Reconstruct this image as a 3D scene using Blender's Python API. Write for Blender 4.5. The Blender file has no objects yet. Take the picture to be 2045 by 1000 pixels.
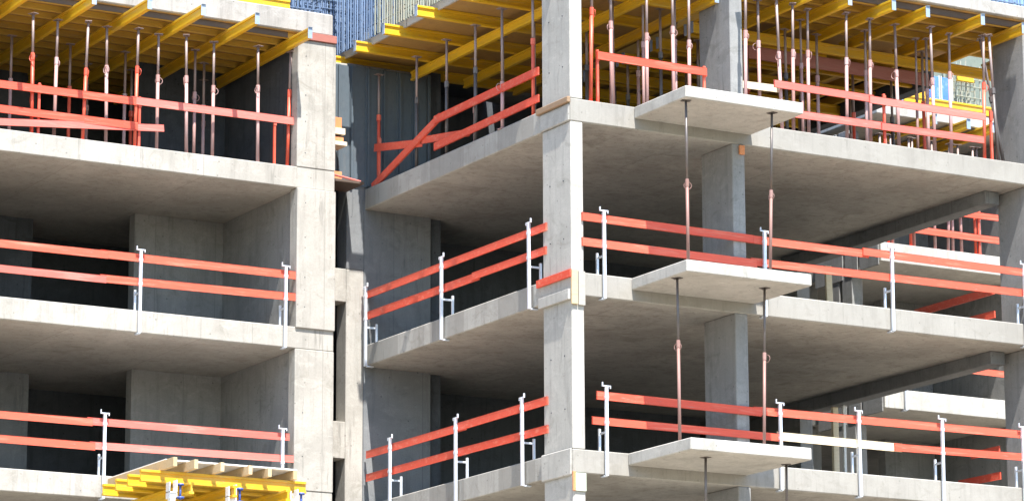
import bpy, bmesh, math, random
from mathutils import Vector, Matrix
random.seed(7)
S = bpy.context.scene
COL = S.collection

# ------------------------------------------------------------------ camera
YAW, PITCH, ROLL = 0.5186, 0.2171, -0.0039
fw = Vector((math.sin(YAW)*math.cos(PITCH), math.cos(YAW)*math.cos(PITCH), math.sin(PITCH)))
rt = Vector((math.cos(YAW), -math.sin(YAW), 0)); up = rt.cross(fw)
r2 = rt*math.cos(ROLL)+up*math.sin(ROLL); u2 = up*math.cos(ROLL)-rt*math.sin(ROLL)
cam = bpy.data.cameras.new('camera'); co = bpy.data.objects.new('camera', cam); COL.objects.link(co)
co.matrix_world = Matrix(((r2.x, u2.x, -fw.x, -28.229), (r2.y, u2.y, -fw.y, -47.4543), (r2.z, u2.z, -fw.z, -8.8212), (0, 0, 0, 1)))
cam.sensor_width = 36; cam.lens = 36*6730.54/2045; cam.clip_start = 1; cam.clip_end = 3000
S.camera = co

# ------------------------------------------------------------------ sky and sun
SUN_DX, SUN_DY, SUN_DZ = 0.19, 1.0, -1.85
world = bpy.data.worlds.new('World'); S.world = world; world.use_nodes = True
wn = world.node_tree; wn.nodes.clear()
out = wn.nodes.new('ShaderNodeOutputWorld'); bg = wn.nodes.new('ShaderNodeBackground'); sky = wn.nodes.new('ShaderNodeTexSky')
sky.sky_type = 'NISHITA'; sky.sun_disc = False
sky.sun_elevation = math.atan2(-SUN_DZ, math.hypot(SUN_DX, SUN_DY))
sky.sun_rotation = math.atan2(-SUN_DX, -SUN_DY)
sky.dust_density = 0.4; sky.ozone_density = 3.0; sky.air_density = 1.1
bg.inputs['Strength'].default_value = 0.115
wn.links.new(sky.outputs[0], bg.inputs[0]); wn.links.new(bg.outputs[0], out.inputs[0])
sl = bpy.data.lights.new('sun', 'SUN'); sl.energy = 4.2; sl.angle = math.radians(0.5); sl.color = (1.0, 0.965, 0.915)
so = bpy.data.objects.new('sun', sl); COL.objects.link(so)
so.rotation_euler = Vector((SUN_DX, SUN_DY, SUN_DZ)).to_track_quat('-Z', 'Y').to_euler()
so.location = (-10, -40, 60)
S.view_settings.view_transform = 'Standard'; S.view_settings.look = 'None'
S.view_settings.exposure = 1.57; S.view_settings.gamma = 1.0
S.render.engine = 'CYCLES'
S.cycles.max_bounces = 8; S.cycles.diffuse_bounces = 3

# ------------------------------------------------------------------ materials
def nodes_of(name):
    m = bpy.data.materials.new(name); m.use_nodes = True
    nt = m.node_tree; b = nt.nodes['Principled BSDF']
    return m, nt, b
def N(nt, t, **kw):
    n = nt.nodes.new(t)
    for k, v in kw.items(): setattr(n, k, v)
    return n
def coords(nt, scale=(1, 1, 1), world_space=True):
    if world_space:
        g = N(nt, 'ShaderNodeNewGeometry'); src = g.outputs['Position']
    else:
        g = N(nt, 'ShaderNodeTexCoord'); src = g.outputs['Object']
    mp = N(nt, 'ShaderNodeMapping'); mp.inputs['Scale'].default_value = scale
    nt.links.new(src, mp.inputs[0]); return mp.outputs[0]
def noise(nt, vec, scale, detail=6, rough=.6, dist=0):
    n = N(nt, 'ShaderNodeTexNoise'); n.inputs['Scale'].default_value = scale; n.inputs['Detail'].default_value = detail
    n.inputs['Roughness'].default_value = rough; n.inputs['Distortion'].default_value = dist
    nt.links.new(vec, n.inputs['Vector']); return n.outputs['Fac']
def ramp(nt, fac, stops):
    r = N(nt, 'ShaderNodeValToRGB'); e = r.color_ramp.elements
    while len(e) < len(stops): e.new(.5)
    for i, (p, c) in enumerate(stops):
        e[i].position = p; e[i].color = (*c, 1) if len(c) == 3 else c
    nt.links.new(fac, r.inputs[0]); return r.outputs[0]
def mixc(nt, a, b, fac, mode='MIX'):
    m = N(nt, 'ShaderNodeMix', data_type='RGBA', blend_type=mode)
    for s, v in ((6, a), (7, b)):
        if isinstance(v, tuple): m.inputs[s].default_value = (*v, 1)
        else: nt.links.new(v, m.inputs[s])
    if isinstance(fac, (int, float)): m.inputs[0].default_value = fac
    else: nt.links.new(fac, m.inputs[0])
    return m.outputs[2]
def bump(nt, b, h, strength, dist=.01):
    n = N(nt, 'ShaderNodeBump'); n.inputs['Strength'].default_value = strength; n.inputs['Distance'].default_value = dist
    nt.links.new(h, n.inputs['Height']); nt.links.new(n.outputs[0], b.inputs['Normal'])

def concrete(name, light, dark, stain=.5, panel=None):
    m, nt, b = nodes_of(name)
    v = coords(nt)
    big = noise(nt, v, .7, 5, .6, .6)
    c = ramp(nt, big, [(.30, dark), (.48, tuple((l+d)/2 for l, d in zip(light, dark))), (.66, light)])
    # vertical run marks left by rain and by the formwork boards
    vs = coords(nt, (5, 5, .45)); streak = noise(nt, vs, 1.3, 6, .7)
    c = mixc(nt, c, tuple(d*.62 for d in dark), ramp(nt, streak, [(.50, (0, 0, 0)), (.74, (stain,)*3)]))
    # cloudy patches of laitance
    pt = noise(nt, coords(nt, (1, 1, 1.6)), 2.6, 7, .72, .8)
    c = mixc(nt, c, tuple(min(1, l*1.12) for l in light), ramp(nt, pt, [(.52, (0, 0, 0)), (.68, (.55,)*3)]))
    # narrow grout leaks and drips
    dr = noise(nt, coords(nt, (9, 9, .9)), 1.0, 5, .65, .2)
    c = mixc(nt, c, tuple(d*.5 for d in dark), ramp(nt, dr, [(.60, (0, 0, 0)), (.70, (stain*.9,)*3)]))
    blot = noise(nt, coords(nt, (1.4, 1.4, 2.2)), 1.1, 8, .75, 1.2)
    c = mixc(nt, c, (dark[0]*.70, dark[1]*.69, dark[2]*.64), ramp(nt, blot, [(.54, (0, 0, 0)), (.66, (stain*.85,)*3)]))
    # pores
    vo = N(nt, 'ShaderNodeTexVoronoi'); vo.inputs['Scale'].default_value = 5; nt.links.new(v, vo.inputs['Vector'])
    c = mixc(nt, c, tuple(d*.45 for d in dark), ramp(nt, vo.outputs['Distance'], [(.05, (.75,)*3), (.10, (0, 0, 0))]))
    fine = noise(nt, v, 38, 4, .7)
    c = mixc(nt, c, tuple(d*.7 for d in dark), ramp(nt, fine, [(.45, (0, 0, 0)), (.75, (.4,)*3)]))
    if panel:    # joints of the shuttering panels
        bt = N(nt, 'ShaderNodeTexBrick'); bt.offset = .5
        for k, val in (('Scale', 1), ('Mortar Size', .010), ('Brick Width', panel[0]), ('Row Height', panel[1])): bt.inputs[k].default_value = val
        bt.inputs['Color1'].default_value = (0, 0, 0, 1); bt.inputs['Color2'].default_value = (.18, .18, .18, 1); bt.inputs['Mortar'].default_value = (.6, .6, .6, 1)
        mp = N(nt, 'ShaderNodeMapping'); g = N(nt, 'ShaderNodeNewGeometry'); nt.links.new(g.outputs['Position'], mp.inputs[0]); mp.inputs['Rotation'].default_value = panel[2]
        nt.links.new(mp.outputs[0], bt.inputs['Vector'])
        c = mixc(nt, c, tuple(d*.72 for d in dark), bt.outputs['Color'])
    nt.links.new(c, b.inputs['Base Color']); b.inputs['Roughness'].default_value = .88
    b.inputs['Specular IOR Level'].default_value = .25
    bump(nt, b, mixc(nt, fine, pt, .5), .25, .012)
    return m
def paint(name, c1, c2, wear, rough=.55, wamt=.6, grain=(3, 3, 3), metallic=0.):
    m, nt, b = nodes_of(name)
    v = coords(nt, grain, False)
    oi = N(nt, 'ShaderNodeObjectInfo')
    ad = N(nt, 'ShaderNodeVectorMath', operation='ADD'); nt.links.new(v, ad.inputs[0])
    cx = N(nt, 'ShaderNodeCombineXYZ'); mu = N(nt, 'ShaderNodeMath', operation='MULTIPLY'); mu.inputs[1].default_value = 57
    nt.links.new(oi.outputs['Random'], mu.inputs[0]); nt.links.new(mu.outputs[0], cx.inputs[0]); nt.links.new(cx.outputs[0], ad.inputs[1])
    c = mixc(nt, c1, c2, oi.outputs['Random'])
    f = noise(nt, ad.outputs[0], 1.6, 7, .7, .4)
    c = mixc(nt, c, wear, ramp(nt, f, [(.52, (0, 0, 0)), (.72, (wamt,)*3)]))
    f2 = noise(nt, ad.outputs[0], 9, 4, .7)
    c = mixc(nt, c, tuple(x*.6 for x in c1), ramp(nt, f2, [(.5, (0, 0, 0)), (.75, (.5,)*3)]))
    if wamt >= .55:
        f3 = noise(nt, ad.outputs[0], 4.5, 8, .8, .3)
        c = mixc(nt, c, (.36, .34, .31), ramp(nt, f3, [(.60, (0, 0, 0)), (.68, (.7,)*3)]))
    nt.links.new(c, b.inputs['Base Color']); b.inputs['Roughness'].default_value = rough; b.inputs['Metallic'].default_value = metallic
    bump(nt, b, f2, .15, .004)
    return m

M = {}
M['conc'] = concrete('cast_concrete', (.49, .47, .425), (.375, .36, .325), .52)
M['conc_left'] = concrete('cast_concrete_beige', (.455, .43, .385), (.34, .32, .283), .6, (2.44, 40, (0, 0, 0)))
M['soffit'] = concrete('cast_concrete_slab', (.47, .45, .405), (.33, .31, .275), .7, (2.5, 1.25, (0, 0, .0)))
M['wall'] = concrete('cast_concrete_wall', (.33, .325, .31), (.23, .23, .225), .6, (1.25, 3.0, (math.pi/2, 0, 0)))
M['core'] = concrete('shade_dark_core_concrete', (.10, .108, .12), (.06, .065, .074), .6)  # concrete darkened to stand in for deep interior shade
M['shaded_conc'] = concrete('shade_dark_concrete_wall', (.235, .24, .24), (.165, .172, .178), .6, (1.25, 3.0, (math.pi/2, 0, 0)))  # darkened copy of the wall concrete, shade put into its colour
M['floor'] = concrete('bounce_cut_dusty_floor', (.22, .20, .17), (.15, .135, .115), .3)  # for unseen slab tops, dark tone cuts the light bounce
M['new'] = concrete('fresh_concrete', (.44, .42, .39), (.31, .29, .265), .7)
M['red'] = paint('red_board_paint', (.66, .072, .034), (.72, .11, .060), (.76, .30, .20), .6, .65, (.55, 5, 9))
M['red_faded'] = paint('faded_red_board_paint', (.66, .12, .09), (.70, .17, .135), (.74, .30, .24), .65, .7, (.6, 5, 9))
M['red_steel'] = paint('red_steel_paint', (.68, .08, .04), (.75, .13, .07), (.66, .30, .22), .45, .6, (8, 8, 1.3))
M['pink_steel'] = paint('worn_red_lead_steel', (.44, .24, .21), (.52, .33, .31), (.46, .42, .42), .5, .8, (9, 9, 1.5))
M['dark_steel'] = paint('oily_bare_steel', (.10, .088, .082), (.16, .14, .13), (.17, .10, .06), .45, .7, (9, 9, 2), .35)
M['inner_steel'] = paint('worn_inner_tube_steel', (.27, .20, .18), (.34, .26, .24), (.22, .12, .07), .5, .6, (9, 9, 2), .2)
M['rust_pink'] = paint('rusty_prop_steel', (.26, .14, .115), (.31, .18, .155), (.24, .13, .085), .55, .8, (9, 9, 1.5))
M['zinc'] = paint('galvanised_steel', (.70, .74, .80), (.78, .81, .86), (.56, .60, .66), .38, .5, (14, 14, 6), .35)
M['yellow'] = paint('yellow_lacquered_timber', (.66, .365, .012), (.77, .47, .02), (.46, .34, .16), .45, .55, (.8, 6, 6))
M['old_yellow'] = paint('aged_yellow_timber', (.46, .27, .035), (.56, .35, .05), (.30, .20, .09), .6, .6, (.8, 6, 6))
M['cap'] = paint('pale_beam_end_cap', (.26, .34, .46), (.34, .40, .48), (.4, .4, .4), .5, .4)
M['timber'] = paint('rough_sawn_timber', (.50, .36, .19), (.60, .46, .27), (.34, .24, .13), .8, .6, (1, 10, 10))
M['cream'] = paint('pale_new_timber', (.74, .62, .42), (.80, .70, .52), (.60, .46, .28), .75, .5, (1, 10, 10))
M['brown'] = paint('weathered_brown_timber', (.26, .17, .10), (.32, .21, .13), (.44, .33, .22), .85, .6, (1, 10, 10))
M['ply'] = paint('phenolic_plywood', (.36, .20, .065), (.42, .25, .08), (.22, .12, .05), .6, .6, (1.2, 1.2, 1.2))
M['edgeboard'] = paint('grey_weathered_board', (.36, .34, .30), (.42, .39, .34), (.26, .24, .20), .85, .5, (1, 9, 9))
M['maroon'] = paint('maroon_formwork_board', (.30, .105, .075), (.36, .13, .10), (.42, .22, .17), .7, .5, (1, 7, 7))
M['rebar'] = paint('blue_grey_rebar', (.16, .23, .36), (.21, .29, .42), (.30, .26, .24), .5, .4, (6, 6, 3), .3)
M['rebar_green'] = paint('rusty_green_grey_rebar', (.34, .37, .31), (.42, .40, .31), (.45, .32, .19), .55, .6, (6, 6, 3), .3)
M['blue'] = paint('blue_formwork_face', (.06, .17, .52), (.10, .24, .62), (.45, .55, .72), .5, .7, (2, 2, 2))
M['shutter'] = paint('dark_blue_grey_shutter', (.085, .11, .13), (.095, .12, .14), (.15, .16, .16), .5, .5, (2, 2, 1))
M['shutter_green'] = paint('green_grey_shutter', (.17, .20, .165), (.20, .23, .19), (.28, .28, .22), .6, .6, (2, 2, 1))
M['shutter_blue'] = paint('blue_shutter', (.10, .13, .18), (.12, .155, .20), (.2, .21, .23), .6, .6, (2, 2, 1))
M['darkboard'] = paint('shade_dark_board', (.085, .055, .038), (.10, .07, .05), (.14, .10, .07), .8, .5, (1, 9, 9))  # board colour darkened to match the shade of recess and gap
M['white'] = paint('white_coated_sheet', (.78, .78, .76), (.82, .81, .78), (.62, .60, .56), .5, .4, (3, 3, 3))
M['jack'] = paint('blue_jack_paint', (.05, .10, .36), (.07, .13, .42), (.3, .3, .32), .4, .4)
M['orange'] = paint('orange_block', (.62, .22, .08), (.68, .28, .12), (.5, .3, .2), .8, .5)
M['pale_green'] = paint('pale_green_sheet', (.50, .56, .45), (.52, .58, .47), (.33, .40, .30), .7, .9, (5, 5, 9))
m, nt, b = nodes_of('site_ground')
g1 = noise(nt, coords(nt), .05, 8, .65, .5)
cg = ramp(nt, g1, [(.3, (.33, .27, .20)), (.5, (.42, .355, .27)), (.7, (.50, .44, .35))])
g2 = noise(nt, coords(nt), 2.5, 8, .75)
cg = mixc(nt, cg, (.15, .12, .09), ramp(nt, g2, [(.5, (0, 0, 0)), (.75, (.6,)*3)]))
# unseen ground split to shape bounce light: pale sand near, dark field beyond
gg = N(nt, 'ShaderNodeNewGeometry'); sp = N(nt, 'ShaderNodeSeparateXYZ'); nt.links.new(gg.outputs['Position'], sp.inputs[0])
mr = N(nt, 'ShaderNodeMapRange'); mr.inputs['From Min'].default_value = -21; mr.inputs['From Max'].default_value = -25
nt.links.new(sp.outputs['Y'], mr.inputs['Value'])
fld = ramp(nt, g2, [(.35, (.030, .036, .020)), (.65, (.055, .060, .035))])
nt.links.new(mixc(nt, cg, fld, mr.outputs[0]), b.inputs['Base Color'])
b.inputs['Roughness'].default_value = .95; bump(nt, b, g2, .6, .08); M['ground'] = m

# ------------------------------------------------------------------ mesh helpers
class MB:
    """collects solids and links them as ONE mesh object"""
    def __init__(s): s.bm = bmesh.new()
    def box(s, x0, x1, y0, y1, z0, z1, bev=0.):
        r = bmesh.ops.create_cube(s.bm, size=1.0); vs = r['verts']
        for v in vs:
            v.co = ((x0+x1)/2+v.co.x*(x1-x0), (y0+y1)/2+v.co.y*(y1-y0), (z0+z1)/2+v.co.z*(z1-z0))
        if bev:
            es = list({e for v in vs for e in v.link_edges})
            bmesh.ops.bevel(s.bm, geom=es, offset=bev, segments=1, affect='EDGES', profile=.5)
        return s
    def tube(s, p0, p1, r, seg=8, r1=None):
        p0, p1 = Vector(p0), Vector(p1); d = p1-p0
        q = d.to_track_quat('Z', 'Y').to_matrix().to_4x4(); q.translation = (p0+p1)/2
        bmesh.ops.create_cone(s.bm, cap_ends=True, segments=seg, radius1=r, radius2=r if r1 is None else r1, depth=d.length, matrix=q)
        return s
    def ring(s, c, R, r, seg=12):
        pts = [Vector((c[0]+R*math.cos(a*2*math.pi/seg), c[1], c[2]+R*math.sin(a*2*math.pi/seg))) for a in range(seg)]
        for i in range(seg): s.tube(pts[i], pts[(i+1) % seg], r, 5)
        return s
    def bar(s, p0, p1, w, h, bev=0.):
        """board between two points: w thick across, h high"""
        p0, p1 = Vector(p0), Vector(p1); d = (p1-p0); L = d.length; d.normalize()
        side = d.cross(Vector((0, 0, 1)))
        side = Vector((1, 0, 0)) if side.length < 1e-4 else side.normalized()
        u = side.cross(d)
        r = bmesh.ops.create_cube(s.bm, size=1.0); vs = r['verts']; c = (p0+p1)/2
        for v in vs: v.co = c+d*v.co.x*L+side*v.co.y*w+u*v.co.z*h
        if bev:
            es = list({e for v in vs for e in v.link_edges})
            bmesh.ops.bevel(s.bm, geom=es, offset=bev, segments=1, affect='EDGES')
        return s
    def build(s, name, mat, parent=None, smooth=False, origin=None):
        bm = s.bm
        bmesh.ops.recalc_face_normals(bm, faces=bm.faces)
        if parent is None or origin:
            if origin is None:
                xs = [v.co for v in bm.verts]
                origin = Vector(((min(c.x for c in xs)+max(c.x for c in xs))/2, (min(c.y for c in xs)+max(c.y for c in xs))/2, min(c.z for c in xs)))
            origin = Vector(origin)
            for v in bm.verts: v.co -= origin
        me = bpy.data.meshes.new(name); bm.to_mesh(me); bm.free()
        me.materials.append(M[mat] if isinstance(mat, str) else mat)
        if smooth:
            for p in me.polygons: p.use_smooth = len(p.vertices) == 4
        if name in ('floor_slab', 'roof_slab'):      # unseen dusty top, darkened to cut light bounced onto the soffits
            me.materials.append(M['floor'])
            for p in me.polygons:
                if p.normal.z > .9: p.material_index = 1
        o = bpy.data.objects.new(name, me); COL.objects.link(o)
        if origin is not None: o.location = origin
        if parent: o.parent = parent
        return o
def tag(o, label=None, cat=None, group=None, kind=None):
    if label: o['label'] = label
    if cat:
        o['category'] = cat; o['kind'] = 'thing'
    if group: o['group'] = group
    if kind: o['kind'] = kind
    return o
def thing(name, loc, label, cat, group=None):
    o = bpy.data.objects.new(name, None); COL.objects.link(o); o.location = loc; o.empty_display_size = .2
    return tag(o, label, cat, group)
ORD = ['zeroth', 'first', 'second', 'third', 'fourth', 'fifth', 'sixth', 'seventh', 'eighth', 'ninth', 'tenth', 'eleventh', 'twelfth', 'thirteenth', 'fourteenth', 'fifteenth', 'sixteenth', 'seventeenth', 'eighteenth', 'nineteenth', 'twentieth']

# ------------------------------------------------------------------ ground
ZG = -10.5
bm = bmesh.new(); bmesh.ops.create_grid(bm, x_segments=60, y_segments=60, size=600)
for v in bm.verts:
    v.co.z = ZG + (0 if abs(v.co.x) < 60 and abs(v.co.y) < 80 else random.uniform(-.3, .1))
mb = MB(); mb.bm.free(); mb.bm = bm
tag(mb.build('ground', 'ground', origin=(0, 0, 0)), kind='structure')

# ------------------------------------------------------------------ buildings (each one thing, cast in one piece)
T = .395
LEFT = thing('concrete_building', (-7, 10, ZG), 'left unfinished concrete building of open storeys beside the narrow stair wall', 'building')
RIGHT = thing('concrete_building', (5, 7, ZG), 'projecting unfinished concrete building with slim corner column and three balcony slabs', 'building')
FAR = thing('concrete_building', (13, 10, ZG), 'distant sunlit concrete building seen through the open right bay', 'building')
STAIR = thing('stair_wall', (0, 8, ZG), 'narrow concrete wall with slot openings between left and corner buildings', 'wall')
def part(name, mat, parent, *boxes, bev=.012):
    mb = MB()
    for bx in boxes: mb.box(*bx, bev=bev)
    return mb.build(name, mat, parent, origin=parent.location) if False else _part(mb, name, mat, parent)
def _part(mb, name, mat, parent):
    for v in mb.bm.verts: v.co -= parent.location
    return mb.build(name, mat, parent)

# left building
LY, LX0, LX1 = 6.87, -13.0, -.998
LZ = .0744
for k in (-3, -2, -1, 0, 1, 2):
    z = LZ+3*k
    part('floor_slab', 'conc_left', LEFT, (LX0, LX1, LY, 13.4, z-.398, z), bev=.014)
part('roof_slab', 'new', LEFT, (LX0, LX1-.06, LY-.005, 13.4, 8.66, 9.075), bev=.02)
for k in (-4, -3, -2, -1, 0, 1, 2):
    z = LZ+3*k; dy = {0: -.012, 1: -.045, 2: -.01}.get(k, -.012)
    z0 = max(ZG, z+.002); z1 = z+2.60 if k < 2 else 8.51
    if k == 1: z0 = z-.02
    part('column', 'conc_left', LEFT, (-1.785, LX1+.004, LY+dy, LY+.26, z0, z1-.002))
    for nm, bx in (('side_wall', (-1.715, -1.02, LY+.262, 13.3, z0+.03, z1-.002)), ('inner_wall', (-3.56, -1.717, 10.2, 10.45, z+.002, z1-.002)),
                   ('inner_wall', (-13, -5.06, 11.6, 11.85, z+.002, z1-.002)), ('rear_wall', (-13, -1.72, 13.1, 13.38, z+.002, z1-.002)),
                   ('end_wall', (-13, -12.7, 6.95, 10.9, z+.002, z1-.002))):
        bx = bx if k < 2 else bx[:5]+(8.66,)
        part(nm, 'core' if nm == 'rear_wall' or k == 2 else (('core' if k == 1 else 'shaded_conc') if bx[0] == -13 else 'wall'), LEFT, bx, bev=0)  # darker copies by storey put interior shade into the colour
# stair wall with slot openings
SY = 7.6
slots = [(-2.2, .0-.0), (-1.42, .85), (1.54, 3.8), (4.43, 6.0)]
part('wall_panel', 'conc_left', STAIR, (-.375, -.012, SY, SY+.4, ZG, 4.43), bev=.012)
part('wall_panel', 'shaded_conc', STAIR, (-.375, -.012, SY+.002, SY+.4, 4.434, 8.42), bev=.012)  # same wall, darker from here up: shade painted as colour
part('wall_panel', 'shaded_conc', STAIR, (-.009, 1.42, SY+.004, SY+.4, ZG, 8.42), bev=.012)  # shaded bay of the wall, its shade painted in the darker copy
part('shade_shutter_panel', 'shutter', STAIR, *[(x, x+.325, SY-.03, SY-.001, 6.03, 8.36) for x in (-.995, -.67, -.34, -.01, .32, .65, .98)], bev=.006)  # dark shuttering that also paints shade over the sunlit strip at left
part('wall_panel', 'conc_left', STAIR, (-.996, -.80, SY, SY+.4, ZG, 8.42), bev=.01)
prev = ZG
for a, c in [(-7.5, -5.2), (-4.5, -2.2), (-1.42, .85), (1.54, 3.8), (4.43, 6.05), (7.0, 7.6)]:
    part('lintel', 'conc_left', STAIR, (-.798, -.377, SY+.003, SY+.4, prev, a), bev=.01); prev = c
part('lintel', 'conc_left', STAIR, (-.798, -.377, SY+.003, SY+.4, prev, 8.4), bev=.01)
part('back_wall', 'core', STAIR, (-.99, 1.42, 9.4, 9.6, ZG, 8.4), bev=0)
# thin vertical ribs of the steel shuttering still fixed on the top storey of the stair wall
part('wall_rib', 'shutter', STAIR, *[(x, x+.05, SY-.075, SY-.031, 6.05, 8.35) for x in (-.60, -.33, .02, .36, .70, 1.02, 1.32)], bev=.006)

# corner building
XR = 11.0 - .0
XE = 10.15
for k in (-3, -2, -1, 0, 1, 2):
    z = 3*k
    mb = MB(); bmv = mb.bm
    pts = [(0, 0), (XE, 0), (XE, 14), (1.425, 14), (1.425, SY-.003), (0, SY-.003)]
    lo = [bmv.verts.new((x, y, z-T)) for x, y in pts]; hi = [bmv.verts.new((x, y, z)) for x, y in pts]
    bmv.faces.new(hi); bmv.faces.new(lo[::-1])
    for i in range(6): bmv.faces.new((lo[i], lo[(i+1) % 6], hi[(i+1) % 6], hi[i]))
    bmesh.ops.bevel(bmv, geom=list(bmv.edges), offset=.014, segments=1, affect='EDGES')
    _part(mb, 'floor_slab', 'soffit', RIGHT)
part('roof_slab', 'new', RIGHT, (3.75, 13.0, -.003, 2.3, 8.775, 9.02), bev=.016)
part('roof_slab', 'new', RIGHT, (3.75, 9.9, 2.302, 14, 8.775, 9.02), bev=.016)
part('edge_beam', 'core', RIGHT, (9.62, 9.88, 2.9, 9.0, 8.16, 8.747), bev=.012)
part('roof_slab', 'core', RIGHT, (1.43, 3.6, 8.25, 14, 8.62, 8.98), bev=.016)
for k in (-4, -3, -2, -1, 0, 1, 2):
    z = 3*k; z0 = max(ZG, z+.002); z1 = z+3-T-.002 if k < 2 else 8.5
    part('corner_column', 'conc', RIGHT, (.004, .247, .004, .955, z0, z1), bev=.016)
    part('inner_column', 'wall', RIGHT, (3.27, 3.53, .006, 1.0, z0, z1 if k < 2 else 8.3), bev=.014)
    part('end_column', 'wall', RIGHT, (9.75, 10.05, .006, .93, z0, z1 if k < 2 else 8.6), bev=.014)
    if k < 2:
        part('edge_beam', 'shaded_conc', RIGHT, (9.30, 9.62, .70, 7.4, z1-.24, z1+.001), bev=.012)  # beam colour darkened so its inward face reads as shaded
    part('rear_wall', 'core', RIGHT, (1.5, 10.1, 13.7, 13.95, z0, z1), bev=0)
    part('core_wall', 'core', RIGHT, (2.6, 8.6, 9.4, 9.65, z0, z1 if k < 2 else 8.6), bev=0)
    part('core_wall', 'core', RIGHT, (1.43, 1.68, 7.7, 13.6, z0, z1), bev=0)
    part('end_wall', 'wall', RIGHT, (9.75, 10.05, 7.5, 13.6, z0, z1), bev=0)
# balcony slabs
for x0, x1, y0, z in ((1.07, 3.45, -1.94, 0), (1.18, 3.68, -1.73, 3), (1.27, 3.65, -1.64, 6), (1.1, 3.5, -1.85, -3)):
    part('balcony', 'conc', RIGHT, (x0, x1, y0, -.002, z-.205, z-.004), bev=.014)
# collars of concrete where the column was cast through the slab
part('column_collar', 'conc', RIGHT, (-.06, -.002, .02, 1.02, 2.52, 2.70), bev=.006)
part('column_collar', 'conc', RIGHT, (-.035, -.002, .01, 1.0, -.44, .02), bev=.02)
part('column_collar', 'conc', RIGHT, (-.03, -.002, .01, .98, 5.60, 5.9), bev=.02)
# tie holes and joints on the front of the columns
for i, (x, ys, zs) in enumerate(((.0, (.25, .7), (.7, 1.6, 3.6, 4.6, 6.6, 7.5)),)):
    mb = MB()
    for y in ys:
        for z in zs: mb.tube((-.004, y, z), (.02, y, z), .012, 8)
    _part(mb, 'tie_hole', 'core', RIGHT)['kind'] = 'stuff'
mb = MB()
for z in (.7, 1.5, 3.45, 4.0, 4.75, 5.4, 6.35, 6.95, 7.45, 8.2):
    yf = 6.821 if 3.1 < z < 5.7 else 6.854; mb.tube((-1.62, yf, z), (-1.62, 6.9, z), .010, 8)
_part(mb, 'tie_hole', 'core', LEFT)['kind'] = 'stuff'

# far building
FX, FY = 11.2, 6.6
for k in (-3, -2, -1, 0, 1, 2):
    z = 3*k
    part('floor_slab', 'conc', FAR, (FX, 22, FY, 16, z-.395, z))
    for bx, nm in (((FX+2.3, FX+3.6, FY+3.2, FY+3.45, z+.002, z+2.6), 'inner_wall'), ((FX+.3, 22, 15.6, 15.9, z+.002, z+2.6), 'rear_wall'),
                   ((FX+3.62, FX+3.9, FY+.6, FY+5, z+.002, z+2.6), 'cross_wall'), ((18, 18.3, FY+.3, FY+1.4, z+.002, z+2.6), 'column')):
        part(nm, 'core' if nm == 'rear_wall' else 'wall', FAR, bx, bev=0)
    # stepped return of the side, cast in three lifts with open joints between them
    for y0, y1, h in ((FY+.05, FY+.72, .42), (FY+.78, FY+1.22, .48), (FY+1.3, FY+2.3, .52)):
        part('side_beam', 'wall', FAR, (FX-.03, FX-.003, y0, y1, z-h-.05, z-.02), bev=.012)
    for y0, y1 in ((FY+1.0, FY+1.35), (FY+1.45, FY+1.8), (FY+2.6, FY+3.6)):
        part('side_wall', 'wall', FAR, (FX-.02, FX+.25, y0, y1, z+.002, z+2.55), bev=.01)
part('roof_slab', 'conc', FAR, (FX, 22, FY, 16, 8.69, 8.95))

# ------------------------------------------------------------------ boards
def board(p0, p1, mat, name, label, cat, group, w=.03, h=.125):
    o = MB().bar(p0, p1, w, h, .004).build(name, mat)
    mid = (Vector(p0)+Vector(p1))/2
    return tag(o, label, cat, group)
GB = 'guard boards along the open floor edges'
def gb(p0, p1, label, mat='red', h=.135):
    j = lambda: random.uniform(-.014, .014)
    p0 = (p0[0], p0[1], p0[2]+j()); p1 = (p1[0], p1[1], p1[2]+j()); h += random.uniform(-.008, .008)
    return board(p0, p1, mat, 'guard_board', label, 'guard board', GB, .03, h)
YF = -.018
# corner building, front
gb((.20, YF, 3.955), (3.66, YF, 3.93), 'upper red guard board left of the join, middle floor front of corner building')
gb((3.52, YF+.032, 3.945), (6.12, YF+.032, 3.95), 'upper red guard board in the centre, middle floor front of corner building')
gb((5.98, YF, 3.955), (9.80, YF, 3.955), 'upper red guard board reaching the right photo edge, middle floor of corner building')
gb((.20, YF, 3.535), (3.72, YF, 3.52), 'lower red guard board at the corner column, middle floor front of corner building')
gb((3.62, YF+.032, 3.53), (9.80, YF+.032, 3.57), 'long lower red guard board behind the balcony, middle floor front of corner building')
gb((.46, YF, .925), (3.75, YF, .92), 'upper red guard board starting near the corner column, bottom floor of corner building')
gb((3.62, YF+.032, .94), (9.80, YF+.032, .985), 'long upper red guard board right of balcony, bottom floor of corner building')
gb((.37, YF, .51), (4.18, YF, .505), 'lower red guard board starting near the corner column, bottom floor of corner building')
gb((4.10, YF+.032, .53), (6.72, YF+.032, .52), 'unpainted cream timber guard board, the only pale one on the bottom floor', 'cream', .14)
gb((6.55, YF, .53), (9.80, YF, .55), 'lower red guard board beside the cream one, bottom floor of corner building')
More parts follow.
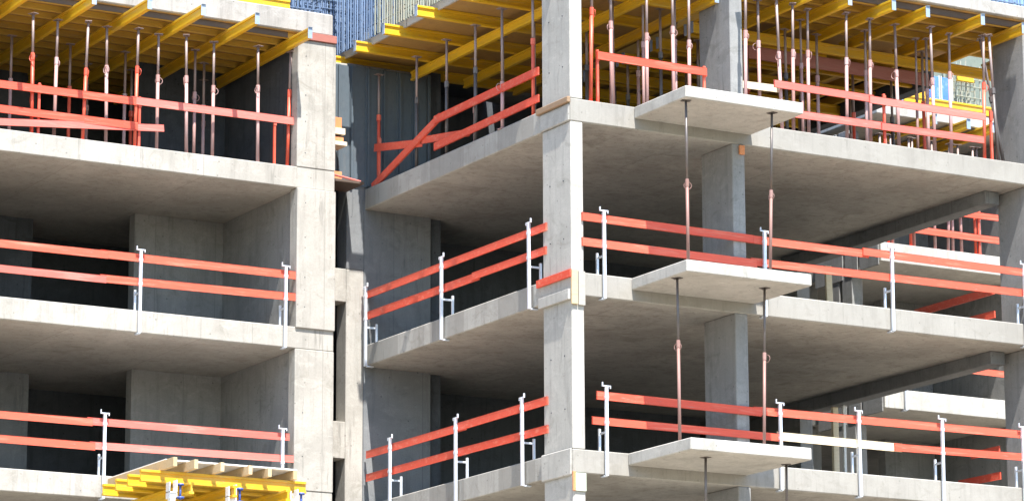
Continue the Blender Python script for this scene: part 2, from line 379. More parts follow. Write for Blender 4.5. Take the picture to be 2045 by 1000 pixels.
# corner building, return side
XF = .018
gb((XF, 7.56, 3.965), (XF, 4.35, 3.945), 'upper red guard board at the stair wall end, middle floor side of corner building')
gb((XF-.031, 4.62, 3.945), (XF-.031, .80, 3.92), 'upper red guard board nearest the corner column, middle floor side of corner building')
gb((XF, 7.56, 3.55), (XF, 3.2, 3.53), 'lower red guard board at the stair wall end, middle floor side of corner building')
gb((XF-.031, 3.4, 3.53), (XF-.031, .82, 3.515), 'lower red guard board nearest the corner column, middle floor side of corner building')
gb((XF, 7.50, .93), (XF, 3.7, .935), 'upper red guard board at the stair wall end, bottom floor side of corner building')
gb((XF-.031, 3.95, .935), (XF-.031, .80, .94), 'upper red guard board nearest the corner column, bottom floor side of corner building')
gb((XF, 7.50, .50), (XF, 3.6, .48), 'lower red guard board at the stair wall end, bottom floor side of corner building')
gb((XF-.031, 3.9, .48), (XF-.031, .80, .44), 'lower red guard board nearest the corner column, bottom floor side of corner building')
# left building
ly = LY-.018
gb((-9.5, ly, 3.99), (-5.50, ly, 4.005), 'upper red guard board at the left photo edge, middle floor of left building')
gb((-5.62, ly+.031, 4.02), (-1.74, ly+.031, 4.035), 'upper red guard board ending at the column, middle floor of left building')
gb((-9.5, ly, 3.57), (-5.52, ly, 3.57), 'faded pinkish lower guard board at the left photo edge, middle floor of left building', 'red_faded')
gb((-5.62, ly+.031, 3.59), (-1.74, ly+.031, 3.62), 'lower red guard board ending at the column, middle floor of left building')
gb((-9.5, ly, .99), (-5.72, ly, 1.0), 'upper red guard board at the left photo edge, bottom floor of left building')
gb((-5.80, ly+.031, 1.02), (-1.88, ly+.031, 1.04), 'faded upper guard board ending at the column, bottom floor of left building', 'red_faded')
gb((-9.5, ly, .57), (-5.66, ly, .57), 'lower red guard board at the left photo edge, bottom floor of left building')
gb((-5.74, ly+.031, .60), (-1.79, ly+.031, .635), 'faded lower guard board above the yellow platform, bottom floor of left building', 'red_faded')
yA = 6.99
gb((-9.5, yA, 6.91), (-4.96, yA, 6.93), 'upper red guard board at the left photo edge, top floor of left building')
gb((-5.06, yA+.031, 6.94), (-1.73, yA+.031, 6.965), 'upper red guard board reaching the column, top floor of left building', 'red_faded')
gb((-9.5, yA, 6.45), (-4.92, yA, 6.47), 'middle red guard board ending at a red prop, top floor of left building')
gb((-8.6, yA-.034, 6.14), (-4.40, yA+.02, 6.515), 'sloping red guard board that lies lowest, top floor of left building', 'red_faded')
# corner building, top floor
yB = .06
gb((.58, yB, 6.83), (2.80, yB, 6.83), 'upper red guard board beside the corner column, top floor of corner building')
gb((3.56, yB+.25, 6.80), (4.45, yB+.2, 6.80), 'short cream timber guard board right of the inner column, top floor', 'cream')
gb((4.22, yB, 6.815), (6.35, yB, 6.80), 'upper red guard board right of the cream one, top floor of corner building', 'red_faded')
gb((6.25, yB-.031, 6.80), (8.84, yB-.031, 6.795), 'upper red guard board at the far right, top floor of corner building', 'red_faded')
gb((4.45, yB, 6.31), (6.6, yB, 6.33), 'lower red guard board right of the balcony, top floor of corner building', 'red_faded')
gb((6.5, yB-.031, 6.33), (8.78, yB-.031, 6.36), 'lower red guard board at the far right, top floor of corner building', 'red_faded')
# return side of the top floor: boards left leaning any old how
gb((.03, 1.1, 6.735), (.03, 4.9, 6.73), 'upper red guard board nearest the corner column, top floor side of corner building')
gb((.03, 1.1, 6.245), (.03, 4.9, 6.22), 'lower red guard board nearest the corner column, top floor side of corner building')
gb((.065, 4.75, 6.76), (.065, 7.42, 6.02), 'red guard board sloping steeply down to the stair wall, top floor side', 'red', .15)
gb((.10, 5.55, 6.50), (.10, 3.7, 6.24), 'short tilted red guard board under the sloping one, top floor side')
gb((.10, 7.40, 6.78), (.10, 5.5, 6.46), 'dark red guard board against the stair wall, top floor side')
# right hand side of the corner building
gb((9.62, .95, 3.80), (9.62, 3.4, 3.79), 'shaded upper red guard board inside the right edge, middle floor of corner building')
gb((9.62, .95, 3.36), (9.62, 1.7, 3.36), 'shaded lower red guard board inside the right edge, middle floor of corner building')
gb((9.62, .95, .84), (9.62, 1.8, .84), 'shaded upper red guard board inside the right edge, bottom floor of corner building')
gb((9.62, .95, .38), (9.62, 2.2, .38), 'shaded lower red guard board inside the right edge, bottom floor of corner building')
# far building
gb((12.05, 6.63, 6.36), (14.3, 6.63, 6.36), 'lower red guard board on the distant sunlit building behind')
gb((12.95, 6.63, 6.81), (14.3, 6.63, 6.83), 'upper red guard board on the distant sunlit building behind')
gb((12.7, 6.63, 3.55), (14.3, 6.63, 3.545), 'single red guard board on the lower floor of the distant building')

# ------------------------------------------------------------------ guardrail posts
def post(x, y, z, axis, label, h=1.08, foot=.42, lean=0.):
    """axis 'y': clamped on a front edge (outside is -y); axis 'x': clamped on the return edge (outside is -x)"""
    t = thing('guardrail_post', (x, y, z), label, 'guardrail post', 'galvanised posts clamped to the floor edges')
    def B(*bx):
        mb = MB()
        for a0, a1, o0, o1, z0, z1 in bx:      # a along the edge, o outward
            if axis == 'y': mb.box(a0, a1, -o1, -o0, z0, z1, bev=.003)
            else: mb.box(-o1, -o0, a0, a1, z0, z1, bev=.003)
        return mb
    a = .026
    B((-a, a, .036, .085, -foot, h)).build('tube', 'zinc', t)
    B((-.085, .085, .045, .075, h, h+.022), (-.085, -.068, .045, .075, h+.0225, h+.075), (.068, .085, .045, .075, h-.03, h-.0005)).build('top_hook', 'zinc', t)
    B((-.02, .02, -.19, -.15, .004, .40), (-.035, .035, -.22, -.12, .0, .0035)).build('clamp_leg', 'zinc', t)
    B((-.012, .012, -.149, .035, .30, .335)).build('clamp_arm', 'zinc', t)
    B((-.03, .03, -.10, .034, -foot-.012, -foot+.014)).build('foot', 'zinc', t)
    B((-.034, .034, .0355, .0905, .88, .93)).build('board_bracket', 'zinc', t); B((-.034, .034, .0355, .0905, .45, .5)).build('board_bracket', 'zinc', t)
    if lean: t.rotation_euler = ((lean, 0, 0) if axis == 'x' else (0, lean, 0))
for i, x in enumerate((.61, 3.86, 6.57, 9.53), 1):
    post(x, 0, 3, 'y', ('galvanised guardrail post beside the corner column, front of middle floor', 'galvanised guardrail post behind the balcony, front of middle floor', 'galvanised guardrail post midway right, front of middle floor', 'galvanised guardrail post at right photo edge, front of middle floor')[i-1], lean=random.uniform(-.008, .008))
for i, x in enumerate((.62, 4.12, 5.77, 7.56, 9.36), 1):
    post(x, 0, 0, 'y', f'galvanised guardrail post, {ORD[i]} from the corner column along the bottom floor front', lean=random.uniform(-.01, .01))
for i, y in enumerate((1.32, 4.46, 7.42), 1):
    post(0, y, 3, 'x', f'galvanised guardrail post, {ORD[i]} from the corner column along the middle floor side', lean=random.uniform(-.01, .01))
for i, y in enumerate((1.58, 3.93, 6.42), 1):
    post(0, y, 0, 'x', f'galvanised guardrail post, {ORD[i]} from the corner column along the bottom floor side', lean=random.uniform(-.01, .01))
post(-4.88, LY, LZ+3, 'y', 'galvanised guardrail post mid bay on the middle floor of left building')
post(-2.01, LY, LZ+3, 'y', 'galvanised guardrail post beside the column on the middle floor of left building')
post(-5.50, LY, LZ, 'y', 'galvanised guardrail post left of the yellow platform, bottom floor of left building')
post(-2.04, LY, LZ, 'y', 'galvanised guardrail post behind the right end of the yellow platform')
post(11.68, FY, 3, 'y', 'small galvanised post on the lower floor of the distant building')

# ------------------------------------------------------------------ shoring props
def prop(base, top, zc, label, mat='pink_steel', group='steel props under the roof formwork', inner='inner_steel', r=.032, plain=False):
    if group == 'steel props carrying the balcony slabs': inner = 'dark_steel'
    base, top = Vector(base), Vector(top); L = (top-base).length
    t = thing('steel_prop', base, label, 'steel prop', group)
    t.rotation_mode = 'QUATERNION'; t.rotation_quaternion = (top-base).to_track_quat('Z', 'Y')
    c = zc-base.z
    MB().tube((0, 0, .008), (0, 0, c), r, 10).build('outer_tube', mat, t, True)
    MB().tube((0, 0, c+.001), (0, 0, L-.008), r*.78, 10).build('inner_tube', inner, t, True)
    MB().box(-.07, .07, -.07, .07, 0, .008).build('base_plate', mat, t)
    MB().box(-.08, .08, -.06, .06, L-.008, L).build('head_plate', inner, t)
    if not plain:
        MB().tube((0, 0, c-.12), (0, 0, c+.01), r*1.2, 10).build('collar', mat, t)
        MB().ring((random.choice((-.02, .0, .03)), -r*1.4, c-.09), .066, .0055).build('handle', mat, t)
    else:
        MB().tube((0, 0, c-.10), (0, 0, c+.01), r*1.35, 8).build('collar', mat, t)
    t.rotation_quaternion = t.rotation_quaternion @ Matrix.Rotation(random.uniform(-.5, .5), 3, 'Z').to_quaternion()
    return t
LT = 8.32; RT = 8.42
rowL = [(-6.91, 7.08, -.03, 'red_steel', 'bright red'), (-6.42, 7.25, .02, 'pink_steel', 'greyish pink'), (-5.94, 7.08, .06, 'red_steel', 'light red'), (-5.43, 7.22, -.03, 'pink_steel', 'greyish pink'),
        (-4.94, 7.06, .03, 'red_steel', 'bright red'), (-4.44, 7.22, .0, 'pink_steel', 'greyish pink'), (-3.93, 7.04, -.04, 'pink_steel', 'greyish pink'), (-3.34, 7.2, .0, 'pink_steel', 'greyish pink'),
        (-2.49, 7.06, -.02, 'pink_steel', 'greyish pink'), (-1.86, 7.12, .05, 'red_steel', 'slim red')]
for i, (x, y, dx, mt, cn) in enumerate(rowL, 1):
    prop((x, y, LZ+6), (x+dx, y, LT), 7.42+random.uniform(0, .25), f'{cn} steel prop, {ORD[i]} from left along the top floor edge of left building', mt)
prop((-3.42, 7.85, LZ+6), (-3.42, 7.85, LT), 7.5, 'steel prop just behind the front row, left of centre in left building', 'pink_steel')
n = 0
for r, (y, xs) in enumerate(((8.6, (-7.2, -6.75, -5.6, -4.5, -2.9)), (9.7, (-6.9, -5.9, -4.8, -3.9, -2.4))), 2):
    for i, x in enumerate(xs, 1):
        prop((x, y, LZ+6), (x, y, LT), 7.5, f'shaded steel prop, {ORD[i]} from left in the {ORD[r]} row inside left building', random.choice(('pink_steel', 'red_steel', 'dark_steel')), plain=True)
rowR = [(.49, .14, .05, 'red_steel', 'bright red'), (1.2, .62, .0, 'pink_steel', 'greyish pink'), (1.86, .52, .02, 'pink_steel', 'greyish pink'), (2.36, .44, .0, 'pink_steel', 'greyish pink'), (2.58, .28, .02, 'pink_steel', 'rosy'),
        (3.06, -.42, .0, None, ''), (3.36, -.30, .05, 'pink_steel', 'rosy'), (4.12, .38, .0, 'pink_steel', 'greyish pink'), (4.44, .16, -.07, 'pink_steel', 'tilted rosy'), (4.76, .28, .04, 'pink_steel', 'rosy'),
        (5.2, .44, .03, 'pink_steel', 'greyish pink'), (5.93, .30, .05, 'pink_steel', 'rosy'), (6.52, .40, .05, 'pink_steel', 'rusty dark'), (7.2, .47, -.02, 'pink_steel', 'rosy'), (7.87, .29, -.02, 'pink_steel', 'rosy'),
        (8.22, .95, .02, 'pink_steel', 'shaded'), (8.39, .49, .03, 'pink_steel', 'rosy'), (8.96, .25, .07, 'red_steel', 'bright red')]
i = 0
for x, y, dx, mt, cn in rowR:
    if mt is None:        # a short prop left standing on the balcony
        continue
    i += 1
    prop((x, y, 6 if y > 0 else 5.998), (x+dx, y, RT), 7.42+random.uniform(0, .3), f'{cn} steel prop, {ORD[i]} from the corner column on the top floor front', mt)
for r, (y, xs) in enumerate(((1.7, (.95, 1.9, 2.9, 4.3, 5.6, 6.3, 7.4, 8.7)), (3.1, (1.1, 2.2, 3.3, 4.6, 5.7, 6.9, 8.1, 9.0)), (4.6, (1.3, 2.6, 4.0, 5.3, 6.7, 8.0, 9.1)), (6.2, (1.6, 3.2, 4.7, 6.2, 7.6, 9.0))), 2):
    for i, x in enumerate(xs, 1):
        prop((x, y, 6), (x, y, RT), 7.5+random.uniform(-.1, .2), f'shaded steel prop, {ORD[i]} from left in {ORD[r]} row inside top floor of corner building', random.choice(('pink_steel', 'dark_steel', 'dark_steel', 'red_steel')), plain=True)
for i, (y, mt, cn, x) in enumerate(((1.42, 'red_steel', 'dusky red', .10), (2.42, 'pink_steel', 'pale pink', .05), (3.55, 'dark_steel', 'thin dark', .14), (4.63, 'dark_steel', 'thin dark', .14), (5.9, 'dark_steel', 'thin dark', .2), (7.35, 'red_steel', 'dusky red', .16)), 1):
    prop((x, y, 6), (x, y, 8.2 if y != 2.42 else 8.2), 7.4 if y != 2.42 else 6.86, f'{cn} steel prop, {ORD[i]} from the corner column along the top floor side', mt, plain=(mt != 'pink_steel'))
for i, x in enumerate((.82, 1.5, 2.12, 2.8, 5.5, 6.9, 8.05), 1):
    prop((x, 1.05, 6), (x+random.uniform(-.04, .04), 1.05, RT), 7.45+random.uniform(-.1, .25), f'thin half shaded prop, {ORD[i]} from left close behind the top floor front row', random.choice(('rust_pink', 'pink_steel')), 'thin props close behind the top floor front', r=.027, plain=True)
# props carrying the balconies
BG = 'steel props carrying the balcony slabs'
prop((1.36, -1.50, 2.996), (1.40, -1.44, 5.795), 4.42, 'rosy balcony prop on the middle balcony, left of its pair', 'rust_pink', BG, r=.0275)
prop((2.98, -1.52, 2.996), (3.12, -1.46, 5.795), 4.42, 'rosy balcony prop on the middle balcony, right of its pair', 'rust_pink', BG, r=.0275)
prop((1.22, -1.38, -.004), (1.33, -1.20, 2.795), 1.72, 'balcony prop with dark upper tube on lowest balcony, left of its pair', 'rust_pink', BG, r=.0275)
prop((2.84, -1.44, -.004), (3.06, -1.22, 2.795), 1.66, 'balcony prop with dark upper tube on lowest balcony, right of its pair', 'rust_pink', BG, r=.0275)
prop((1.66, -1.40, -3.004), (1.73, -1.36, -.205), -1.2, 'balcony prop under the lowest balcony at the bottom photo edge, left one', 'rust_pink', BG, r=.0275)
prop((3.28, -1.40, -3.004), (3.33, -1.36, -.205), -.9, 'balcony prop under the lowest balcony at the bottom photo edge, right one', 'rust_pink', BG, r=.0275)
# far building props
for i, (x, dx, mt) in enumerate(((12.06, .02, 'red_steel'), (12.16, 0, 'pink_steel'), (12.66, 0, 'pink_steel'), (13.00, .12, 'pink_steel'), (13.14, 0, 'pink_steel'), (13.33, 0, 'pink_steel'), (13.71, 0, 'red_steel'), (13.84, -.03, 'pink_steel'), (11.35, 0, 'red_steel'), (11.5, 0, 'red_steel'), (11.62, 0, 'pink_steel')), 1):
    prop((x, FY+.12+.02*(i % 3), 6), (x+dx, FY+.14, 8.3), 7.3, f'small {"red" if mt == "red_steel" else "pinkish"} prop number {ORD[i]} on the distant building behind' if False else f'small prop on the distant building, {ORD[sorted([12.06, 12.16, 12.66, 13.0, 13.14, 13.33, 13.71, 13.84, 11.35, 11.5, 11.62]).index(x)+1]} from left in its front row', mt, 'steel props on the distant building', plain=True)
# two dark red push pull struts against the end column
prop((9.20, -.0+.15, 6), (9.12, .2, 8.42), 7.4, 'dark red strut beside the right end column, left of the pair', 'dark_steel', 'dark struts beside the end column', plain=True)
prop((9.36, .2, 6), (9.14, .5, 8.42), 7.3, 'dark red strut beside the right end column, leaning right of the pair', 'dark_steel', 'dark struts beside the end column', plain=True)

# short red rail posts
def red_post(x, y, z, h, label):
    t = thing('rail_post', (x, y, z), label, 'rail post', 'short red rail posts on the top floor')
    MB().box(-.022, .022, -.022, .022, .008, h, .003).build('tube', 'red_steel', t)
    MB().box(-.07, .07, -.06, .06, 0, .0078).build('base_plate', 'red_steel', t)
    MB().box(-.03, .03, -.034, -.0225, h-.2, h-.03).build('board_bracket', 'red_steel', t)
red_post(-6.80, 7.05, LZ+6, .97, 'short red rail post behind the leftmost red prop, left building')
red_post(-4.86, 7.06, LZ+6, .97, 'short red rail post touching the fifth prop, left building')
red_post(-2.16, 7.05, LZ+6, .97, 'short red rail post near the column, left building')
red_post(.61, .11, 6, .95, 'short red rail post beside the bright red prop at the corner column')
red_post(6.62, .11, 6, .95, 'short red rail post midway along the right bay of the top floor')
red_post(9.02, .11, 6, .95, 'short red rail post at the right end of the top floor')
red_post(2.78, .11, 6, .95, 'short red rail post behind the top balcony slab')
red_post(.12, 7.25, 6, .95, 'dusky red rail post at the stair wall end of the top floor side')
red_post(13.76, 6.68, 6, .95, 'short red rail post on the distant building behind')

# ------------------------------------------------------------------ formwork beams, joists, decks
def ibeam_bm(L, w=.08, h=.2):
    """I-shaped timber beam lying along +x from the origin, its top at z = 0"""
    mb = MB()
    mb.box(0, L, -w/2, w/2, -.042, 0, .004).box(0, L, -w/2, w/2, -h, -h+.042, .004).box(0, L, -.017, .017, -h+.0418, -.0418)
    return mb
def beam(p, L, along, label, group, h=.2, w=.08, cap=True):
    t = thing('formwork_beam', p, label, 'formwork beam', group)
    rz = 0 if along == 'x' else math.pi/2
    t.rotation_euler = (0, 0, rz)
    o = ibeam_bm(L, w, h).build('timber', 'yellow', t)
    if cap:
        MB().box(-.006, -.0005, -w/2-.004, w/2+.004, -h-.003, .003).box(-.03, -.0006, -w/2, w/2, .0031, .006).build('end_cap', 'cap', t)
    return t
def joist(p, L, along, label, group, mat='timber', w=.07, h=.11):
    if along == 'x': mb = MB().box(p[0], p[0]+L, p[1]-w/2, p[1]+w/2, p[2]-h, p[2], .004)
    else: mb = MB().box(p[0]-w/2, p[0]+w/2, p[1], p[1]+L, p[2]-h, p[2], .004)
    return tag(mb.build('formwork_joist', mat), label, 'formwork joist', group)
# left building roof
G1 = 'yellow main beams under the left roof slab'
for i, (x, y) in enumerate(((-8.7, 6.1), (-7.35, 6.0), (-6.2, 6.05), (-5.22, 5.85), (-4.22, 5.75), (-3.14, 5.78), (-1.89, 6.15)), 0):
    lb = 'yellow main beam off the left photo edge under left roof slab' if i == 0 else f'yellow main beam poking out under left roof slab, {ORD[i]} from left'
    beam((x, y, 8.53), 6.5, 'y', lb, G1)
G2 = 'timber joists under the left roof slab'
for i in range(13):
    joist((-12.8, 7.02+.46*i, 8.642), 11.75, 'x', f'timber joist under left roof slab, {ORD[i+1]} row back from the front edge', G2, 'old_yellow', .065, .11)
tag(MB().box(-12.9, -1.06, 6.90, 13.3, 8.644, 8.658).build('formwork_deck', 'ply'), 'plywood deck sheet carrying the left roof slab', 'formwork deck')
tag(MB().box(-12.9, -1.95, 6.955, 6.985, 8.535, 8.642, .004).build('edge_board', 'darkboard'), 'dark brown edge board beneath the left roof slab front', 'edge board')
tag(MB().box(-1.72, -1.0, 6.82, 7.1, 8.512, 8.655, .006).build('edge_board', 'maroon'), 'maroon board between left column head and roof slab', 'edge board')
# corner building, right zone: beams run back from the front
G3 = 'yellow main beams under the right roof slab'
for i, (x, y) in enumerate(((3.9, -.1), (4.95, -.35), (5.75, -.15), (6.62, -.28), (7.42, -.22), (8.6, -.30), (9.62, -.2), (10.7, -.3), (11.7, -.3)), 1):
    beam((x, y, 8.62), 2.75, 'y', f'yellow main beam poking out under right roof slab, {ORD[i]} from the inner column', G3)
G4 = 'timber joists under the right roof slab'
for i in range(5):
    joist((3.7, .22+.46*i, 8.745), 8.8, 'x', f'timber joist under right roof slab, {ORD[i+1]} row back from the front edge', G4, 'old_yellow', .07, .12)
for i, y in enumerate((2.12, 3.3, 4.5, 5.7, 6.9), 1):
    beam((3.85, y, 8.415), 8.2 if i == 1 else 5.95, 'x', f'yellow cross beam under right roof slab, {ORD[i]} row back from the front edge', 'yellow cross beams under the right roof slab')
    beam((3.85, y+.22, 8.415), 3.1, 'x', f'second yellow cross beam lapped beside the {ORD[i]} cross beam row', 'yellow cross beams under the right roof slab')
for i in range(10):
    joist((4.1+.6*i, 2.85, 8.62), 5.2, 'y', f'lengthwise timber joist deep under right roof slab, {ORD[i+1]} from left', 'lengthwise joists deep under the right roof slab', 'old_yellow', .08, .2)
tag(MB().box(5.2, 9.3, 2.30, 2.34, 7.97, 8.214, .004).build('edge_board', 'maroon'), 'long maroon board hung below the first cross beam, right bay', 'edge board')
tag(MB().box(3.62, 9.9, 2.32, 8.9, 8.748, 8.772).build('formwork_deck', 'ply'), 'plywood deck sheet deep inside under the right roof slab', 'formwork deck')
tag(MB().box(3.62, 13.0, .08, 2.3, 8.748, 8.772).build('formwork_deck', 'ply'), 'plywood deck sheet along the front of the right roof slab', 'formwork deck')
tag(MB().box(3.8, 13.0, .13, .17, 8.625, 8.745, .004).build('edge_board', 'darkboard'), 'brown edge board beneath the right roof slab front', 'edge board')
# corner zone: beams run across and poke out over the return side
G5 = 'yellow beams poking out over the side of the corner building'
for i, (y, xs) in enumerate(((1.55, -.72), (2.86, -.76), (4.15, -.75), (5.48, -.72), (6.75, -.66), (7.86, -.60)), 1):
    beam((xs, y, 8.60), 4.1, 'x', f'sunlit yellow beam end over the side of corner building, {ORD[i]} from the corner column', G5, .2, .09)
for i, x in enumerate((.95, 2.1, 3.2), 1):
    beam((x, .3, 8.395), 7.2, 'y', f'long yellow stringer beneath the cross beams, {ORD[i]} from the side edge', 'stringers under the corner deck', .18, .08)
tag(MB().box(-.28, 3.6, .25, 8.2, 8.604, 8.625).build('formwork_deck', 'ply'), 'plywood deck sheet over the corner cross beams', 'formwork deck')
for i, (y0, y1) in enumerate(((.3, 2.75), (2.78, 5.3), (5.33, 8.15)), 1):
    tag(MB().box(-.33, -.285, y0, y1, 8.56, 8.70, .004).build('edge_board', 'edgeboard'), f'grey weathered edge board over the side beams, {ORD[i]} from the corner column', 'edge board', 'edge boards over the side of the corner building')
tag(MB().box(-.28, 3.6, .3, 8.15, 8.627, 8.66, .004).build('formwork_deck', 'edgeboard'), 'grey topping sheet below the reinforcement cages', 'formwork deck')
tag(MB().box(-.985, -.385, 6.88, 7.597, 5.90, 5.95, .004).build('shade_platform', 'darkboard'), 'narrow dark plank platform added in the gap to shade the stair wall', 'platform')  # added and sized to shade the wall, dark so it blends in
tag(MB().box(-.31, -.25, 6.95, 7.05, 8.702, 8.88, .004).build('timber_block', 'white'), 'small white block standing on the side edge board', 'block')

# ------------------------------------------------------------------ reinforcement cages above the formwork
def bars(t, name, mat, segs, r):
    for a, c in segs: MB().tube(a, c, r, 5).build(name, mat, t)
def cage(p, L, along, z1, label, mat, step=.095, depth=.22, hstep=.36, r=.0145):
    t = thing('rebar_cage', p, label, 'rebar cage', 'reinforcement cages standing on the roof')
    t.rotation_euler = (0, 0, 0 if along == 'x' else math.pi/2)
    n = int(L/step); H = z1-p[2]
    for k in range(n+1):
        x = k*step+random.uniform(-.02, .02)
        for d in (0, depth, depth*2.1):
            MB().tube((x, d, 0), (x+random.uniform(-.015, .015), d, H+random.uniform(-.1, .25)), r, 5).build('vertical_bar', mat, t)
    m = int(H/hstep)
    for k in range(1, m+1):
        z = k*hstep+random.uniform(-.03, .03)
        for d in (-r*2, depth+r*2):
            MB().tube((-.04, d, z), (L+.04, d, z+random.uniform(-.02, .02)), r*.9, 5).build('stirrup', mat, t)
    for k in range(0, n+1, 2):
        z = random.uniform(.15, H*.6); x = k*step+.03
        MB().tube((x, -.05, z), (x, depth+.05, z), r*.8, 5).tube((x, -.05, z), (x, -.05, z+.07), r*.8, 5).build('cross_tie', mat, t)
    return t
cage((.05, 2.55, 8.662), 1.85, 'y', 10.6, 'greenish rebar cage on the side edge nearest the corner column', 'rebar_green')
cage((.05, 4.5, 8.662), 1.95, 'y', 10.6, 'greenish rebar cage in the middle of the side edge', 'rebar_green')
cage((.05, 6.55, 8.662), 1.5, 'y', 10.6, 'blue rebar cage on the side edge beside left roof slab', 'rebar')
cage((-.9, 8.35, 8.45), 1.9, 'x', 10.6, 'dense dark blue rebar cage over the stair wall', 'rebar', .09, .25, .2, .013)
cage((-2.0, 7.35, 9.075), .9, 'x', 10.6, 'grey blue rebar cage on the right end of left roof slab', 'rebar', .11, .25, .2)
cage((9.25, .9, 9.02), 1.3, 'x', 10.3, 'blue rebar cage at the top right photo corner', 'rebar', .1)
def shutter(box, mat, label):
    tag(MB().box(*box, bev=.006).build('wall_shutter', mat), label, 'wall shutter', 'wall shutters standing behind the cages')
shutter((.72, .78, 2.5, 6.2, 8.665, 10.7), 'shutter_green', 'green grey wall shutter behind the greenish rebar cages')
shutter((.72, .78, 6.22, 8.2, 8.665, 10.7), 'shutter_blue', 'blue wall shutter behind the blue rebar cage of the side edge')
shutter((-2.5, -1.07, 8.1, 8.16, 9.08, 10.7), 'shutter', 'dark wall shutter behind the cage on left roof slab')
shutter((-1.0, .70, 8.95, 9.0, 8.42, 10.7), 'shutter', 'dark wall shutter behind the dense stair wall cage')
shutter((13.35, 15.2, 7.5, 7.56, 8.955, 10.9), 'shutter_green', 'green grey wall shutter behind the cage on the distant roof')
shutter((12.7, 13.33, 7.5, 7.56, 8.955, 10.9), 'shutter_blue', 'blue wall shutter behind the blue panels on the distant roof')
def standard(x, y, z, label):
    t = thing('white_pole', (x, y, z), label, 'pole', 'white poles among the cages')
    MB().tube((0, 0, 0), (0, 0, 1.9), .028, 8).build('tube', 'white', t, True)
    MB().tube((0, 0, 1.901), (0, 0, 1.93), .034, 8).build('cap', 'white', t)
standard(-.12, 6.42, 8.662, 'white pole standing between the blue and greenish rebar cages')
standard(-.12, 3.3, 8.662, 'white pole in front of the greenish cage nearest the corner column')
beam((-4.6, 7.05, 9.28), 2.72, 'x', 'yellow beam lying on top of the left roof slab', 'loose yellow beams lying on the roofs')
beam((8.5, .25, 9.222), .62, 'x', 'short yellow beam lying on top of right roof slab', 'loose yellow beams lying on the roofs')

# ------------------------------------------------------------------ loading platform in front of the left building
GP = 'yellow beams of the loading platform'
for i, y in enumerate((4.28, 4.88, 5.46, 6.1), 1):
    beam((-5.93+.03*i, y, -.198), 3.08, 'x', f'yellow platform beam running sideways, {ORD[i]} back from the front', GP, .2, .09, False)
for i, x in enumerate((-5.1, -4.3, -3.3), 1):
    beam((x, 3.95, -.401), 2.8, 'y', f'yellow platform stringer running towards the building, {ORD[i]} from left', 'yellow stringers under the platform', .2, .09, False)
for i, x in enumerate((-5.52, -5.10, -4.58, -4.02, -3.62, -3.10), 1):
    joist((x, 3.62+.08*i, -.04), 2.88-.08*i, 'y', f'timber platform joist with pale sunlit end, {ORD[i]} from left', 'timber joists of the loading platform', 'timber', .07, .155)
tag(MB().box(-5.52, -3.06, 4.12, 6.55, -.036, -.012).build('platform_deck', 'white'), 'thin white deck sheet on the yellow loading platform', 'platform deck')
for i, (x, y, lb) in enumerate(((-5.38, 4.15, 'left'), (-4.28, 4.15, 'middle'), (-3.12, 4.15, 'right')), 1):
    t = thing('platform_support', (x, y, -3.1), f'white support head with blue jack under the yellow platform, {lb} one', 'platform support', 'supports under the loading platform')
    MB().box(-.05, .05, -.05, .05, .012, 2.52, .004).build('leg', 'white', t)
    MB().box(-.12, .12, -.1, .1, 0, .0115).build('base_plate', 'white', t)
    MB().box(-.075, -.0525, -.07, .07, 2.42, 2.70, .003).box(.0525, .075, -.07, .07, 2.45, 2.74, .003).box(-.075, .075, -.07, .07, 2.5205, 2.5405, .003).build('fork_head', 'white', t)
    MB().tube((.16, 0, 2.42), (.16, 0, 2.70), .02, 8).tube((.16, 0, 2.44), (.16, 0, 2.47), .07, 10).tube((.16, 0, 2.66), (.16, 0, 2.69), .06, 10).build('jack', 'jack', t, True)
part('balcony', 'conc_left', LEFT, (-6.4, -2.6, 3.6, LY-.003, -3.3, -3.1))

# ------------------------------------------------------------------ bits of timber round the corner column and elsewhere
def bit(name, mat, box, label, cat, bev=.004):
    return tag(MB().box(*box, bev=bev).build(name, mat), label, cat)
bit('red_batten', 'red', (-.052, -.004, -.03, 1.10, 2.90, 3.03), 'scraped red batten on the side of the corner column, middle floor', 'batten')
bit('timber_batten', 'brown', (-.07, -.004, -.02, 1.06, 5.915, 6.02), 'brown timber batten on the side of the corner column, top floor', 'batten', .012)
bit('timber_batten', 'timber', (-.02, .10, -.045, -.004, 2.44, 3.03), 'grey timber batten on the corner column front, left of a pair', 'batten')
bit('timber_batten', 'edgeboard', (.115, .245, -.04, -.004, 2.43, 3.01), 'grey timber batten on the corner column front, right of a pair', 'batten')
bit('plastic_sheet', 'pale_green', (.03, .24, -.03, -.004, -.70, -.40), 'pale green sheet on the corner column front below the bottom floor', 'sheet')
bit('timber_batten', 'orange', (-.02, .03, -.04, -.006, -.70, -.38), 'thin orange batten left of the pale green sheet', 'batten')
bit('timber_plank', 'cream', (9.40, 9.53, 5.86, 5.93, .002, 2.36), 'tall cream timber shore under the edge beam, bottom floor', 'plank')
bit('white_pole', 'white', (9.46, 9.52, 5.60, 5.66, .002, 2.36), 'white shore pole beside the tall cream timber, bottom floor', 'pole')
pl = bit('timber_plank', 'cream', (9.44, 9.58, 5.95, 6.0, 3.01, 5.2), 'cream plank leaning on the middle floor at the right', 'plank'); pl.rotation_euler = (0, -.03, 0)
bit('orange_block', 'orange', (-.90, -.72, 7.15, 7.4, 6.991, 7.2), 'orange block on the upper ledge beside the left column', 'block')
bit('ledge_board', 'cream', (-.95, -.66, 7.12, 7.524, 6.87, 6.99), 'cream ledge board below the upper orange block', 'board')
bit('orange_block', 'orange', (-.90, -.68, 7.15, 7.4, 6.736, 6.83), 'orange block on the lower ledge beside the left column', 'block')
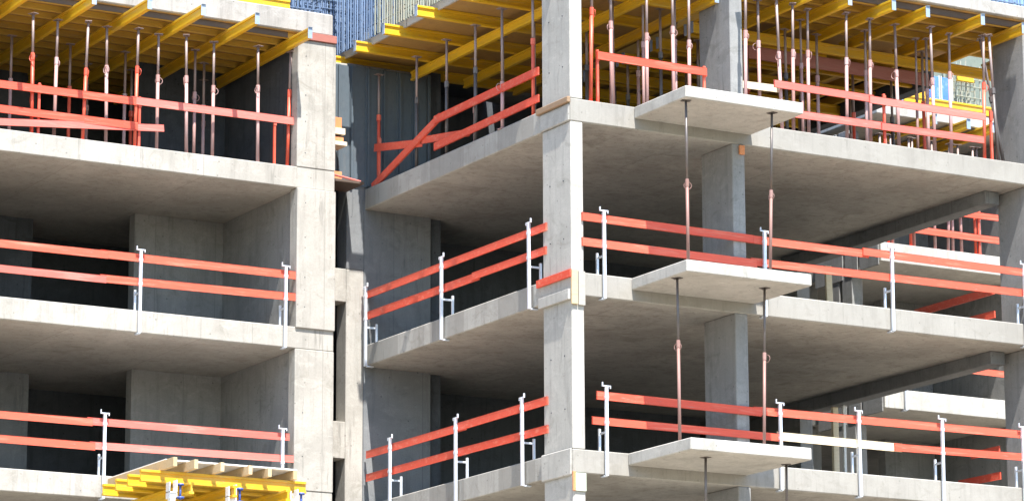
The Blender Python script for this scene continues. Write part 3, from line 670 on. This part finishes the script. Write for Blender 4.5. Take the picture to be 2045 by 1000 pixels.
bit('ledge_board', 'cream', (-.95, -.62, 7.12, 7.524, 6.66, 6.735), 'cream ledge board under the lower orange block', 'board')
bit('orange_block', 'orange', (-.90, -.71, 7.15, 7.4, 5.951, 6.16), 'small orange block near the pink pole beside the left column', 'block')
tag(MB().tube((-.97, 7.0, 6.05), (-.40, 7.0, 5.975), .022, 8).build('pink_pole', 'red_faded'), 'short pink pole bridging from the left column', 'pole')
bit('orange_block', 'orange', (3.40, 3.50, -.05, -.004, 5.42, 5.58), 'small orange clip on the inner column head below the top balcony', 'clip')

# ------------------------------------------------------------------ roof of the far building
for i, (x, w) in enumerate(((12.78, .27), (13.12, .27)), 1):
    t = thing('blue_formwork_panel', (x, 6.95, 8.955), f'blue column formwork panel on the distant roof, {("left", "right")[i-1]} of the pair', 'formwork panel', 'blue formwork panels on the distant roof')
    MB().box(0, w, 0, .05, .22, .82, .004).build('face', 'blue', t)
    MB().box(-.012, .0, -.02, .05, .20, .84).box(w+.0005, w+.012, -.02, .05, .20, .84).build('frame', 'white', t)
    MB().box(-.02, w+.02, -.03, .12, .0, .195).build('sole_plate', 'yellow', t)
beam((11.9, 6.62, 9.17), 2.4, 'x', 'yellow edge beam along the distant roof', 'yellow beams on the distant building', .2, .08, False)
for i, (x, z) in enumerate(((11.25, 9.17), (12.1, 9.372), (13.52, 9.95)), 1):
    beam((x, 6.62 if i < 3 else 6.93, z), .42, 'x', f'short bright yellow beam piece on the distant roof, {ORD[i]} from left', 'yellow beams on the distant building', .2, .08, False)
t = thing('coated_hoarding', (12.12, 6.9, 8.955), 'white hoarding behind the yellow pieces on the distant roof', 'hoarding')
MB().box(0, .5, 0, .04, 0, .72, .004).build('face', 'white', t); MB().box(-.02, .52, .0405, .09, .1, .18).build('waler', 'yellow', t)
cage((13.55, 7.0, 8.955), .6, 'x', 10.1, 'greenish rebar cage with a yellow piece on the distant roof', 'rebar_green', .12, .2, .17, .014)
for i, x in enumerate((12.25, 13.1, 13.75), 1):
    beam((x, 6.05, 8.66), 4, 'y', f'yellow beam poking out under the distant roof slab, {ORD[i]} from left', 'yellow beams on the distant building', .2, .09)
